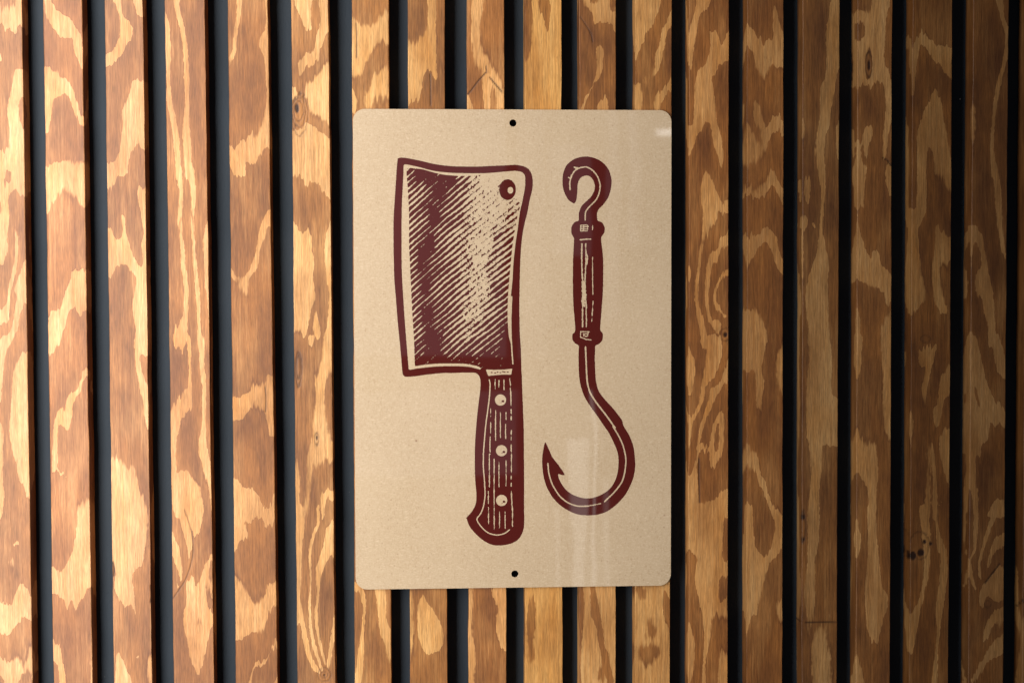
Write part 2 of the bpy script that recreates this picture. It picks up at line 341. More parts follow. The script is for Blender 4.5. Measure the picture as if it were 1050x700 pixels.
# dark marks: cracks (polyline, width) and knots (centre, radii), photo pixels through the same views
MARK = '''
B4 c 0.6 10,355 60,280 85,210 93,150 88,90 75,40 58,-10
B3 c 0.8 408,185 412,230 410,290
M1 c 1.0 772,535 800,500 830,460 870,415
M1 c 1.0 895,440 925,475 965,522
M1 c 0.8 875,375 876,415
M1 c 0.7 140,130 143,220 142,330
M1 c 0.7 558,420 560,500 560,600
M2 c 0.7 470,100 505,150 530,195 540,240
B1 k 558,445 9,20
B1 r 565,455 19,40
B1 r 567,460 27,62
B1 r 570,470 34,84
B3 r 545,105 8,45
B3 r 545,112 13,70
B3 k 620,395 4,10
B3 r 620,400 9,24
B4 r 630,665 14,14
B4 r 630,665 26,28
B4 k 630,667 5,5
C2 k 175,672 9,12
C2 r 175,672 18,26
E1 k 92,268 6,24
E1 r 92,266 13,50
E4 K 273,178 13,17
E4 K 305,165 14,15
E4 k 320,120 8,9
E4 k 345,128 6,8
E4 r 300,135 40,56
E2 r 325,690 20,14
E4 c 1.0 570,290 600,250 630,212
E4 r 580,375 14,14
C3 c 0.9 68,480 68,560 70,660
A4 c 1.2 465,205 470,230 468,262
A4 c 1.0 618,300 621,340 618,370
C4 c 0.9 505,452 560,450 632,452
C4 k 495,20 6,12
C4 k 497,110 4,8
C4 r 495,60 9,60
E1 c 1.0 150,650 170,660 182,680
'''
SS = 2
GH, GW = int(PH) * SS, (int(PW) + 20) * SS     # columns: photo x from 0 to 1070
light = np.zeros((GH, GW)); soft = np.zeros((GH, GW), bool)
hard_l = np.zeros((GH, GW))
for line in FIG.strip().splitlines():
    f = line.split(); ox, oy, k = V[f[0]]
    pts = np.array([[float(c) for c in q.split(',')] for q in f[2:]])
    pts = (pts / k + [ox, oy]) * SS
    s, m = raster((GH, GW), catmull(pts))
    if s is None: continue
    val = 1.0 if f[1] in 'Ll' else 0.0
    if f[1] in 'LD':
        light[s][m] = val
    else:
        mm = np.zeros((GH, GW)); mm[s] = m
        y0, y1, x0, x1 = max(s[0].start - 40, 0), s[0].stop + 40, max(s[1].start - 16, 0), s[1].stop + 16
        sub = gblur(mm[y0:y1, x0:x1].copy(), 5, 12)
        light[y0:y1, x0:x1] = light[y0:y1, x0:x1] * (1 - sub) + val * sub
sharp = gblur(light, .9, 1.2); blur_ = gblur(light, 4.5, 15)
_y, _x = np.mgrid[0:GH, 0:GW]
g = np.clip(vnoise(_x / 38., _y / 75., 91) * 2.4 - .45, 0, 1)
light = sharp * (1 - g) + blur_ * g
wide = gblur(light, 7, 30)
dark = np.zeros((GH, GW))
yy, xx = np.mgrid[0:GH, 0:GW]
def stroke_mask(P, width, shape):
    """distance-to-polyline <= width/2 ; P in array units"""
    r = width / 2 + 2
    x0 = max(int(P[:, 0].min() - r), 0); x1 = min(int(P[:, 0].max() + r) + 1, shape[1])
    y0 = max(int(P[:, 1].min() - r), 0); y1 = min(int(P[:, 1].max() + r) + 1, shape[0])
    if x1 <= x0 or y1 <= y0: return None, None
    Y, X = np.mgrid[y0:y1, x0:x1] + 0.5
    d = np.full(X.shape, 1e9)
    for a, b in zip(P[:-1], P[1:]):
        ab = b - a; L = max(ab.dot(ab), 1e-9)
        t = np.clip(((X - a[0]) * ab[0] + (Y - a[1]) * ab[1]) / L, 0, 1)
        d = np.minimum(d, np.hypot(X - a[0] - t * ab[0], Y - a[1] - t * ab[1]))
    return (slice(y0, y1), slice(x0, x1)), d
for line in MARK.strip().splitlines():
    f = line.split(); ox, oy, k = V[f[0]]
    if f[1] == 'c':
        pts = np.array([[float(c) for c in q.split(',')] for q in f[3:]])
        s, d = stroke_mask(catmull((pts / k + [ox, oy]) * SS, False), float(f[2]) * SS, (GH, GW))
        if s is None: continue
        dark[s] = np.maximum(dark[s], np.clip(1.2 - d / (float(f[2]) * SS * .75), 0, 1) * .85)
    else:
        cx, cy = [float(c) for c in f[2].split(',')]; rx, ry = [float(c) for c in f[3].split(',')]
        cx = (cx / k + ox) * SS; cy = (cy / k + oy) * SS; rx *= SS / k; ry *= SS / k
        y0, y1, x0, x1 = int(cy - ry - 6), int(cy + ry + 6), int(cx - rx - 6), int(cx + rx + 6)
        y0 = max(y0, 0); x0 = max(x0, 0); y1 = min(y1, GH); x1 = min(x1, GW)
        Y, X = yy[y0:y1, x0:x1], xx[y0:y1, x0:x1]
        q = np.hypot((X - cx) / rx, (Y - cy) / ry)
        wob = 1 + .12 * vnoise(X / 5., Y / 5., 3)
        if f[1] == 'r': v = np.clip(1 - np.abs(q * wob - 1) * min(rx, ry) / 1.3, 0, 1) * .55
        elif f[1] == 'k': v = np.clip((1.1 - q * wob) * 3, 0, 1) * .8
        else: v = np.clip((1.1 - q * wob) * 4, 0, 1) * 1.0
        dark[y0:y1, x0:x1] = np.maximum(dark[y0:y1, x0:x1], v)
dark = np.clip(gblur(dark, .7, .9) * 1.5, 0, 1)

# ---------------------------------------------------------------- materials
def mat(name):
    m = bpy.data.materials.new(name); m.use_nodes = True
    nt = m.node_tree; return m, nt, nt.nodes['Principled BSDF']
def N(nt, t, **kw):
    n = nt.nodes.new(t)
    for k, v in kw.items():
        if k.startswith('i_'): n.inputs[int(k[2:]) if k[2:].isdigit() else k[2:]].default_value = v
        else: setattr(n, k, v)
    return n
def mth(nt, op, a, b=None, c=None, clamp=False):
    n = nt.nodes.new('ShaderNodeMath'); n.operation = op; n.use_clamp = clamp
    for i, v in enumerate((a, b, c)):
        if v is None: continue
        if isinstance(v, (int, float)): n.inputs[i].default_value = v
        else: nt.links.new(v, n.inputs[i])
    return n.outputs[0]
def mixc(nt, f, a, b, blend='MIX'):
    n = nt.nodes.new('ShaderNodeMix'); n.data_type = 'RGBA'; n.blend_type = blend
    for i, v in ((0, f), (6, a), (7, b)):
        if isinstance(v, (int, float)): n.inputs[i].default_value = v
        elif isinstance(v, tuple): n.inputs[i].default_value = v
        else: nt.links.new(v, n.inputs[i])
    return n.outputs[2]
def noise(nt, vec, scale, detail=2, rough=.5):
    n = N(nt, 'ShaderNodeTexNoise'); n.inputs['Scale'].default_value = scale
    n.inputs['Detail'].default_value = detail; n.inputs['Roughness'].default_value = rough
    nt.links.new(vec, n.inputs['Vector']); return n.outputs['Fac']
def vmul(nt, vec, v):
    n = nt.nodes.new('ShaderNodeVectorMath'); n.operation = 'MULTIPLY'; nt.links.new(vec, n.inputs[0]); n.inputs[1].default_value = v; return n.outputs[0]
def mr(nt, x, a, b, c=0., d=1., smooth=False):
    n = nt.nodes.new('ShaderNodeMapRange'); n.clamp = True
    if smooth: n.interpolation_type = 'SMOOTHSTEP'
    nt.links.new(x, n.inputs[0])
    for i, v in enumerate((a, b, c, d)): n.inputs[i + 1].default_value = v
    return n.outputs[0]

def wood_material():
    m, nt, bs = mat('stained_wood'); L = nt.links.new
    tc = N(nt, 'ShaderNodeTexCoord'); oi = N(nt, 'ShaderNodeObjectInfo')
    off = nt.nodes.new('ShaderNodeVectorMath'); off.operation = 'ADD'; L(tc.outputs['Object'], off.inputs[0])
    sc = nt.nodes.new('ShaderNodeVectorMath'); sc.operation = 'SCALE'; sc.inputs[0].default_value = (3.1, 1.7, 7.3); L(oi.outputs['Random'], sc.inputs['Scale']); L(sc.outputs[0], off.inputs[1])
    P = off.outputs[0]
    at = N(nt, 'ShaderNodeAttribute', attribute_name='figure'); sep = N(nt, 'ShaderNodeSeparateColor'); L(at.outputs['Color'], sep.inputs[0])
    li, dk, wd = sep.outputs
    fing = noise(nt, vmul(nt, P, (1, 1, .14)), 420, 2, .6)          # fingers along the grain on the borders
    fing2 = noise(nt, vmul(nt, P, (1, 1, .3)), 130, 2, .5)
    t = mth(nt, 'ADD', li, mth(nt, 'MULTIPLY', mth(nt, 'SUBTRACT', fing, .5), .9))
    t = mth(nt, 'ADD', t, mth(nt, 'MULTIPLY', mth(nt, 'SUBTRACT', fing2, .5), .3))
    mask = mr(nt, t, .34, .66, smooth=True)
    depth = noise(nt, vmul(nt, P, (1, 1, .3)), 36, 2, .5)
    streak = noise(nt, vmul(nt, P, (1, 1, .03)), 520, 2, .6)
    dv = mth(nt, 'ADD', depth, mth(nt, 'MULTIPLY', mth(nt, 'SUBTRACT', streak, .5), .55))
    mask = mth(nt, 'MULTIPLY', mask, mr(nt, dv, .33, .62, .5, 1.0))
    mask = mth(nt, 'MAXIMUM', mask, mr(nt, dv, .50, .72, .0, .28))
    fib = noise(nt, vmul(nt, P, (1, 1, .045)), 1700, 2, .7)        # fine fibres
    fibw = noise(nt, vmul(nt, P, (1, 1, .022)), 480, 4, .68)
    blot = noise(nt, vmul(nt, P, (1, 1, .35)), 42, 3, .55)
    pores = noise(nt, vmul(nt, P, (1, 1, .10)), 1500, 1, .5)
    pale = mixc(nt, mr(nt, fibw, .3, .7), (.68, .43, .205, 1), (.54, .285, .102, 1))
    pale = mixc(nt, mr(nt, blot, .4, .75), pale, (.48, .235, .075, 1))
    brown = mixc(nt, mr(nt, fibw, .3, .7), (.385, .172, .054, 1), (.235, .096, .029, 1))
    brown = mixc(nt, mr(nt, blot, .35, .7), brown, (.160, .066, .026, 1))
    brown = mixc(nt, mr(nt, wd, .2, .9, 0, .35), brown, (.42, .205, .078, 1))
    col = mixc(nt, mask, brown, pale)
    f1 = mr(nt, fib, .3, .7, .66, 1.28)
    col = mixc(nt, 1.0, col, N2(nt, f1), 'MULTIPLY')
    edge = mth(nt, 'MULTIPLY', mr(nt, t, .12, .34, 0, 1), mr(nt, t, .34, .50, 1, 0))       # stain gathers along the late wood's rim
    rim = noise(nt, vmul(nt, P, (1, 1, .4)), 60, 1, .5)
    col = mixc(nt, mth(nt, 'MULTIPLY', edge, mr(nt, rim, .42, .62, 0, .55)), col, (.12, .045, .02, 1))
    pm = mth(nt, 'MULTIPLY', mr(nt, pores, .68, .76, 0, .45), mr(nt, mask, 0, 1, .35, 1))
    col = mixc(nt, pm, col, (.16, .065, .03, 1))
    col = mixc(nt, dk, col, (.035, .014, .008, 1))
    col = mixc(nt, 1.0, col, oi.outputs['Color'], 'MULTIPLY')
    L(col, bs.inputs['Base Color'])
    L(mr(nt, mask, 0, 1, .46, .52), bs.inputs['Roughness'])
    bs.inputs['Specular IOR Level'].default_value = .28
    bh = mth(nt, 'ADD', mth(nt, 'MULTIPLY', fib, .5), mth(nt, 'MULTIPLY', mask, -.25))
    bh = mth(nt, 'SUBTRACT', bh, mth(nt, 'MULTIPLY', dk, 1.4))
    b = N(nt, 'ShaderNodeBump'); b.inputs['Strength'].default_value = .35; b.inputs['Distance'].default_value = .0006
    L(bh, b.inputs['Height']); L(b.outputs[0], bs.inputs['Normal'])
    return m
def N2(nt, val):
    c = nt.nodes.new('ShaderNodeCombineColor')
    for i in range(3): nt.links.new(val, c.inputs[i])
    return c.outputs[0]
WOOD = wood_material()

def wall_material():
    m, nt, bs = mat('slate_grey_paint'); L = nt.links.new
    tc = N(nt, 'ShaderNodeTexCoord'); P = tc.outputs['Object']
    n1 = noise(nt, P, 420, 2, .5); n2 = noise(nt, P, 14, 2, .5)
    col = mixc(nt, mr(nt, n2, .3, .7), (.0165, .0235, .032, 1), (.021, .029, .039, 1))
    v = N(nt, 'ShaderNodeTexVoronoi'); v.inputs['Scale'].default_value = 38; L(P, v.inputs['Vector'])
    speck = mr(nt, v.outputs['Distance'], .0, .035, 1, 0)
    gate = mr(nt, N_sep(nt, v.outputs['Color']), .93, .94)
    col = mixc(nt, mth(nt, 'MULTIPLY', speck, gate), col, (.6, .6, .58, 1))
    L(col, bs.inputs['Base Color']); bs.inputs['Roughness'].default_value = .6; bs.inputs['Specular IOR Level'].default_value = .12
    b = N(nt, 'ShaderNodeBump'); b.inputs['Strength'].default_value = .5; b.inputs['Distance'].default_value = .0005
    L(n1, b.inputs['Height']); L(b.outputs[0], bs.inputs['Normal'])
    return m
def N_sep(nt, c):
    s = N(nt, 'ShaderNodeSeparateColor'); nt.links.new(c, s.inputs[0]); return s.outputs[0]
WALL = wall_material()

def gloss_bump(nt, bs, P):
    L = nt.links.new
    wv = noise(nt, vmul(nt, P, (1, 1, .45)), 22, 1, .4)
    fi = noise(nt, P, 900, 1, .4)
    h = mth(nt, 'ADD', mth(nt, 'MULTIPLY', wv, 1.0), mth(nt, 'MULTIPLY', fi, .003))
    b = N(nt, 'ShaderNodeBump'); b.inputs['Strength'].default_value = .38; b.inputs['Distance'].default_value = .0004
    L(h, b.inputs['Height'])
    bs.inputs['Coat Weight'].default_value = 1.0; bs.inputs['Coat Roughness'].default_value = .03; bs.inputs['Coat IOR'].default_value = 1.5
    L(b.outputs[0], bs.inputs['Coat Normal'])
    bs.inputs['Roughness'].default_value = .8; bs.inputs['Specular IOR Level'].default_value = .1
def kraft_material():
    m, nt, bs = mat('kraft_paper_laminate'); L = nt.links.new
    tc = N(nt, 'ShaderNodeTexCoord'); P = tc.outputs['Object']
    n1 = noise(nt, P, 700, 3, .6); n2 = noise(nt, vmul(nt, P, (.7, 1, 1)), 900, 3, .7); n3 = noise(nt, P, 12, 2, .5)
    col = mixc(nt, mr(nt, n1, .3, .7), (.505, .385, .255, 1), (.565, .445, .305, 1))
    col = mixc(nt, mr(nt, n2, .35, .68), (.48, .355, .225, 1), col)
    na = noise(nt, vmul(nt, P, (1, 1, .22)), 1300, 2, .6); nb = noise(nt, vmul(nt, P, (.22, 1, 1)), 1300, 2, .6)
    col = mixc(nt, mr(nt, na, .54, .70, 0, .55), col, (.40, .265, .15, 1))
    col = mixc(nt, mr(nt, nb, .55, .72, 0, .45), col, (.72, .58, .41, 1))
    col = mixc(nt, mr(nt, n3, .3, .75, 0, .25), col, (.63, .49, .34, 1))
    v = N(nt, 'ShaderNodeTexVoronoi'); v.inputs['Scale'].default_value = 340; L(vmul(nt, P, (1, 1, .8)), v.inputs['Vector'])
    s = mth(nt, 'MULTIPLY', mr(nt, v.outputs['Distance'], .12, .30, 1, 0), mr(nt, N_sep(nt, v.outputs['Color']), .35, .95))
    col = mixc(nt, mth(nt, 'MULTIPLY', s, .3), col, (.22, .12, .06, 1))
    v = N(nt, 'ShaderNodeTexVoronoi'); v.inputs['Scale'].default_value = 75; L(P, v.inputs['Vector'])
    s = mth(nt, 'MULTIPLY', mr(nt, v.outputs['Distance'], .04, .11, 1, 0), mr(nt, N_sep(nt, v.outputs['Color']), .9, .93))
    col = mixc(nt, mth(nt, 'MULTIPLY', s, .75), col, (.22, .11, .06, 1))
    L(col, bs.inputs['Base Color']); gloss_bump(nt, bs, P)
    return m
def ink_material():
    m, nt, bs = mat('oxblood_ink'); L = nt.links.new
    tc = N(nt, 'ShaderNodeTexCoord'); P = tc.outputs['Object']
    n = noise(nt, P, 1100, 2, .6)
    L(mixc(nt, mr(nt, n, .35, .8), (.066, .0052, .0030, 1), (.086, .0085, .0055, 1)), bs.inputs['Base Color'])
    gloss_bump(nt, bs, P); return m
KRAFT = kraft_material(); INK = ink_material()

# ---------------------------------------------------------------- the setting: painted wall behind the slats
DEPTH = 22 * S
ZT, ZB = 520 * S, -520 * S
def mesh_obj(name, verts, faces, material, parent=None):
    me = bpy.data.meshes.new(name); me.from_pydata(verts, [], faces); me.update()
    me.materials.append(material); o = bpy.data.objects.new(name, me); COL.objects.link(o)
    if parent: o.parent = parent
    return o
x0, x1 = wx(-90), wx(1190)
wall = mesh_obj('wall', [(x0, DEPTH, ZB), (x1, DEPTH, ZB), (x1, DEPTH, ZT), (x0, DEPTH, ZT),
                         (x0, DEPTH + .02, ZB), (x1, DEPTH + .02, ZB), (x1, DEPTH + .02, ZT), (x0, DEPTH + .02, ZT)],
                [(0, 1, 2, 3), (7, 6, 5, 4), (0, 4, 5, 1), (3, 2, 6, 7), (0, 3, 7, 4), (1, 5, 6, 2)], WALL)
wall['kind'] = 'structure'

# ---------------------------------------------------------------- slats
# (left at photo top, right at top, left at bottom, right at bottom), tint (stain tone plus left-to-right light falloff put into the colour), label; edges of the FRONT face
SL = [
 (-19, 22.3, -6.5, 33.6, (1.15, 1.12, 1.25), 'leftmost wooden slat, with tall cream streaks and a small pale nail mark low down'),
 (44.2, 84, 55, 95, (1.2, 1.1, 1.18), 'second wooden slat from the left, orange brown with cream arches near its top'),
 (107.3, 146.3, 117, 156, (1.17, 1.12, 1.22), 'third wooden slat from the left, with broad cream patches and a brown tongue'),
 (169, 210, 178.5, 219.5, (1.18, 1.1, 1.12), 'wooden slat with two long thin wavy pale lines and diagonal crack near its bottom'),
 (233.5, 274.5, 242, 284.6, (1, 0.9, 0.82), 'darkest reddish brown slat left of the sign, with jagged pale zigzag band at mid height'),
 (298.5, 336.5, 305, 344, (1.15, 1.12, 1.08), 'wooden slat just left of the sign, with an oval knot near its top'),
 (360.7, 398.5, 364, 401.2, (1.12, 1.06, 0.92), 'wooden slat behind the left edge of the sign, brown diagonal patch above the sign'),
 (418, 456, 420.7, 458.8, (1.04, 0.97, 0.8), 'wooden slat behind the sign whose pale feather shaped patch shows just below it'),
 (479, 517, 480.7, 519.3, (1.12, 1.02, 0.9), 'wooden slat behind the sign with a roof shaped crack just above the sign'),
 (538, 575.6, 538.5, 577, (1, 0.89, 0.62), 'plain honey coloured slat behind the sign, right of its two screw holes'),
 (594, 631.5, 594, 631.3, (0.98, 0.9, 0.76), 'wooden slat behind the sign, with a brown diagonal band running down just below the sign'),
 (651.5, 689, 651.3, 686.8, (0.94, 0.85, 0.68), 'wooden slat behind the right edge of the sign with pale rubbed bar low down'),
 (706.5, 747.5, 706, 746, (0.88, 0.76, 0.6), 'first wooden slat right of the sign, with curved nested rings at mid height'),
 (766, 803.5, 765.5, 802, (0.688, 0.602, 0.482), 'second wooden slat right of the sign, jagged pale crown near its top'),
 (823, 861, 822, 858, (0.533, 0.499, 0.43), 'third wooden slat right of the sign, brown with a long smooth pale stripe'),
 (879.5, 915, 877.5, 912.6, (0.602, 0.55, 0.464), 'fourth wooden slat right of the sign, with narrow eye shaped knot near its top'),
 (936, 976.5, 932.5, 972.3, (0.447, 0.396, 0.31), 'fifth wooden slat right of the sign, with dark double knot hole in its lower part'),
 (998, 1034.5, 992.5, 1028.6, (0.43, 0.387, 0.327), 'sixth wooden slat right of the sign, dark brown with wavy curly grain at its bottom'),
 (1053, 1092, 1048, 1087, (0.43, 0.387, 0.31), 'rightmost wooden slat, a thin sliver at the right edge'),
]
def make_slat(i, lt, rt, lb, rb, tint, label):
    rs = np.random.default_rng(100 + i)
    a, b, c, d = back(lt, 0), back(rt, 0), back(lb, 700), back(rb, 700)
    nz = 680
    z = np.linspace(ZB, ZT, nz)
    def edge(p, q, seed):
        x = p[0] + (q[0] - p[0]) * (z - p[2]) / (q[2] - p[2])
        return x + S * (.35 * vnoise(z / S / 34., z * 0 + 3.3, seed) + .15 * vnoise(z / S / 9., z * 0 + 1.3, seed + 50))
    xl, xr = edge(a, c, i), edge(b, d, i + 20)
    ch = S * rs.uniform(.35, .7)
    nf = 66
    # cross-section: back left, ..., chamfer, front columns, chamfer, ..., back right
    cols = []
    for q in (DEPTH - .0005, DEPTH * .66, DEPTH * .33, ch): cols.append((0., 0., q))
    cols.append((0., .35 * ch, .35 * ch))
    for k in range(nf): cols.append((k / (nf - 1), None, 0.))
    cols.append((1., -.35 * ch, .35 * ch))
    for q in (ch, DEPTH * .33, DEPTH * .66, DEPTH - .0005): cols.append((1., 0., q))
    nc = len(cols)
    X = np.zeros((nz, nc)); Y = np.zeros((nz, nc)); U = np.zeros((nz, nc))
    for j, (f, dx, y) in enumerate(cols):
        if dx is None:
            X[:, j] = xl + ch + (xr - xl - 2 * ch) * f; U[:, j] = X[:, j]
        else:
            X[:, j] = (xl if f == 0 else xr) + dx
            U[:, j] = xl + ch + y * .5 if f == 0 else xr - ch - y * .5
        Y[:, j] = y
    Z = np.repeat(z[:, None], nc, 1)
    px, py = proj(U.ravel(), np.zeros(U.size), Z.ravel())
    if i == 18: px = px - 560; py = 700 - py          # figure of the sliver at the right edge
    py = np.where(py < 0, -py, py); py = np.where(py > 700, 1400 - py, py)
    amp = 2.2 + 4.2 * np.clip(vnoise(px / 25., py / 60., 60 + i) + .25, 0, 1.2)
    wy = amp * (vnoise(px / 1.7, py / 30., 61 + i) * .65 + vnoise(px / .8, py / 14., 62 + i) * .35 + .5 * vnoise(px / 5., py / 40., 63 + i))
    wxx = .5 * vnoise(px / 9., py / 3.2, 64 + i) + .3 * vnoise(px / 4., py / 1.3, 65 + i)
    att = np.stack([bil(light, (px + wxx) * SS, (py + wy) * SS), bil(dark, px * SS, py * SS), bil(wide, px * SS, py * SS), np.ones(px.size)], 1)
    cx = float((xl.mean() + xr.mean()) / 2)
    me = bpy.data.meshes.new('wood_slat')
    co = np.stack([X.ravel() - cx, Y.ravel(), Z.ravel()], 1).astype(np.float32)
    idx = np.arange(nz * nc).reshape(nz, nc)
    f = np.stack([idx[:-1, :-1], idx[:-1, 1:], idx[1:, 1:], idx[1:, :-1]], -1).reshape(-1, 4)
    me.vertices.add(len(co)); me.vertices.foreach_set('co', co.ravel())
    me.loops.add(f.size); me.loops.foreach_set('vertex_index', f.ravel().astype(np.int32))
    me.polygons.add(len(f)); me.polygons.foreach_set('loop_start', (np.arange(len(f)) * 4).astype(np.int32))
    me.polygons.foreach_set('loop_total', np.full(len(f), 4, np.int32))
    me.update(calc_edges=True); me.validate()
    ca = me.color_attributes.new('figure', 'FLOAT_COLOR', 'POINT'); ca.data.foreach_set('color', att.astype(np.float32).ravel())
    me.materials.append(WOOD)
    me.polygons.foreach_set('use_smooth', np.zeros(len(f), bool))
    o = bpy.data.objects.new('wood_slat', me); COL.objects.link(o); o.location = (cx, 0, 0)
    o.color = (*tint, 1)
    o['label'] = label; o['category'] = 'wooden slat'; o['group'] = 'vertical wooden slats of the wall'
    return o
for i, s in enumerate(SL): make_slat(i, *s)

# ---------------------------------------------------------------- the sign
Y_BACK = -.0012; Y_FRONT = Y_BACK - .0022
sc0 = back(526, 358, Y_FRONT)
sign = bpy.data.objects.new('butcher_sign', None); COL.objects.link(sign)
sign.location = (float(sc0[0]), 0, float(sc0[2])); sign.empty_display_size = .1
sign['label'] = 'tan kraft paper sign with dark red meat cleaver and hook print, fixed on the slats'
sign['category'] = 'sign'
def to_sign(px, py, y): p = back(px, py, y); return p[0] - sc0[0], p[2] - sc0[2]
# corners of the panel from the photo; a true rounded rectangle through them
tl, tr_, bl, br = (to_sign(*q, Y_FRONT) for q in ((362.2, 111.6), (687.3, 113.2), (364.3, 604.3), (689.2, 599.8)))
hl, hr = (tl[0] + bl[0]) / 2, (tr_[0] + br[0]) / 2
ht, hb = (tl[1] + tr_[1]) / 2, (bl[1] + br[1]) / 2
rot = math.atan2(tr_[1] - tl[1] + br[1] - bl[1], tr_[0] - tl[0] + br[0] - bl[0])
mx, mz = (hl + hr) / 2, (ht + hb) / 2; W2, H2 = (hr - hl) / 2, (ht - hb) / 2; RAD = 12 * S
print('sign size mm', W2 * 2000, H2 * 2000, 'rot deg', math.degrees(rot))
cu = bpy.data.curves.new('panel', 'CURVE'); cu.dimensions = '2D'; cu.fill_mode = 'BOTH'
def spline(pts):
    sp = cu.splines.new('POLY'); sp.points.add(len(pts) - 1); sp.use_cyclic_u = True
    for p, q in zip(sp.points, pts): p.co = (q[0], q[1], 0, 1)
pts = []
for qx, qz, a0 in ((1, 1, 0), (-1, 1, 90), (-1, -1, 180), (1, -1, 270)):
    for k in range(13):
        a = math.radians(a0 + 90 * k / 12)
        x = qx * (W2 - RAD) + RAD * math.cos(a); zz = qz * (H2 - RAD) + RAD * math.sin(a)
        pts.append((mx + x * math.cos(rot) - zz * math.sin(rot), mz + x * math.sin(rot) + zz * math.cos(rot)))
spline(pts)
for hx, hy in ((526, 126.3), (528, 588)):
    c = to_sign(hx, hy, Y_FRONT); spline([(c[0] + 3.6 * S * math.cos(t), c[1] + 3.6 * S * math.sin(t)) for t in np.linspace(0, 2 * math.pi, 33)[:-1]])
cu.extrude = .0011; cu.bevel_depth = .0002; cu.bevel_resolution = 1; cu.offset = -.0002
tmp = bpy.data.objects.new('tmp', cu); COL.objects.link(tmp)
bpy.context.view_layer.update()
me = bpy.data.meshes.new_from_object(tmp.evaluated_get(bpy.context.evaluated_depsgraph_get()))
bpy.data.objects.remove(tmp)
me.transform(Matrix.Translation((0, (Y_BACK + Y_FRONT) / 2, 0)) @ Matrix.Rotation(math.pi / 2, 4, 'X'))
me.name = 'panel'; me.materials.clear(); me.materials.append(KRAFT)
panel = bpy.data.objects.new('panel', me); COL.objects.link(panel); panel.parent = sign
YF = Y_FRONT - .0002                      # bevelled curve grows by its bevel
print('panel y', min(v.co.y for v in me.vertices), YF)
YI = min(v.co.y for v in me.vertices) - .00006

# --- printed pictures: ink area as a field, contoured to a flat mesh lying on the panel
def contour_mesh(field, x0, y0, k, name, label):
    """field > .5 is ink; sample (r,c) sits at photo pixel (x0+c/k, y0+r/k)"""
    H, Wd = field.shape
    ins = field > .5
    verts, vid, faces = [], {}, []
    def V_(c, r):
        key = (c, r)
        if key not in vid: vid[key] = len(verts); verts.append(key)
        return vid[key]
    full = ins[:-1, :-1] & ins[1:, :-1] & ins[:-1, 1:] & ins[1:, 1:]
    anyc = ins[:-1, :-1] | ins[1:, :-1] | ins[:-1, 1:] | ins[1:, 1:]
    part = anyc & ~full
    for r in range(H - 1):
        row = full[r]
        if row.any():
            dd = np.diff(np.concatenate([[0], row.astype(np.int8), [0]]))
            for s, e in zip(np.where(dd == 1)[0], np.where(dd == -1)[0]):
                faces.append((V_(s, r), V_(e, r), V_(e, r + 1), V_(s, r + 1)))
    for r, c in zip(*np.where(part)):
        q = [(c, r), (c + 1, r), (c + 1, r + 1), (c, r + 1)]
        v = [field[b, a] for a, b in q]
        poly = []
        for n in range(4):
            a, b = q[n], q[(n + 1) % 4]; va, vb = v[n], v[(n + 1) % 4]
            if va > .5: poly.append(V_(*a))
            if (va > .5) != (vb > .5):
                t = min(max((.5 - va) / (vb - va), .02), .98)
                poly.append(V_(a[0] + (b[0] - a[0]) * t, a[1] + (b[1] - a[1]) * t))
        if len(poly) >= 3: faces.append(tuple(poly))
    vs = []
    for c, r in verts:
        p = to_sign(x0 + c / k, y0 + r / k, YI); vs.append((p[0], YI, p[1]))
    o = mesh_obj(name, vs, faces, INK, sign); o['label'] = label
    return o
def canvas(x0, y0, x1, y1, k):
    return np.zeros((int((y1 - y0) * k), int((x1 - x0) * k)))
class Plate:
    def __init__(s, x0, y0, x1, y1, k=3, os=2):
        s.x0, s.y0, s.k, s.K = x0, y0, k, k * os; s.os = os
        s.a = canvas(x0, y0, x1, y1, s.K)
        s.Y, s.X = np.mgrid[0:s.a.shape[0], 0:s.a.shape[1]]
        s.X = s.X / s.K + x0; s.Y = s.Y / s.K + y0
    def tp(s, pts, view):
        ox, oy, z = view
        return (np.array(pts, float) / z + [ox - s.x0, oy - s.y0]) * s.K
    def fill(s, P, val, smooth=True):
        if smooth: P = catmull(P)
        sl, m = raster(s.a.shape, P)
        if sl is not None: s.a[sl][m] = val
    def stroke(s, P, width, val, rough=0., gaps=0., seed=1):
        """width in photo px, rough edge, gaps 0..1"""
        P = catmull(P, False) if len(P) > 2 else np.array(P, float)
        sl, d = stroke_mask(P, width * s.K * 1.6, s.a.shape)
        if sl is None: return
        X, Y = s.X[sl], s.Y[sl]
        n = vnoise(X * 1.5, Y * 1.1, seed) * .6 + vnoise(X * 3, Y * 2.2, seed + 9) * .4
        wv = width / 2 * s.K * (1 + rough * n) - gaps * width * s.K * np.clip(vnoise(X * .5, Y * .28, seed + 3) + .15, 0, 1)
        m = d < wv
        s.a[sl][m] = val
    def ell(s, cx, cy, rx, ry, val, view):
        c = s.tp([(cx, cy)], view)[0]; rx = rx / view[2] * s.K; ry = ry / view[2] * s.K
        t = np.linspace(0, 2 * math.pi, 40)[:-1]
        s.fill(np.stack([c[0] + rx * np.cos(t), c[1] + ry * np.sin(t)], 1), val, False)
    def out(s):
        a = gblur(s.a, 1.1, 1.1)[::s.os, ::s.os]
        a[0, :] = a[-1, :] = 0; a[:, 0] = a[:, -1] = 0
        return a
V1 = (395, 150, 5.833); V2 = (395, 270, 5.833); V3 = (460, 370, 7); V4 = (460, 465, 7)
def chain(p, *parts):
    return np.vstack([p.tp(pts, v) for v, pts in parts])
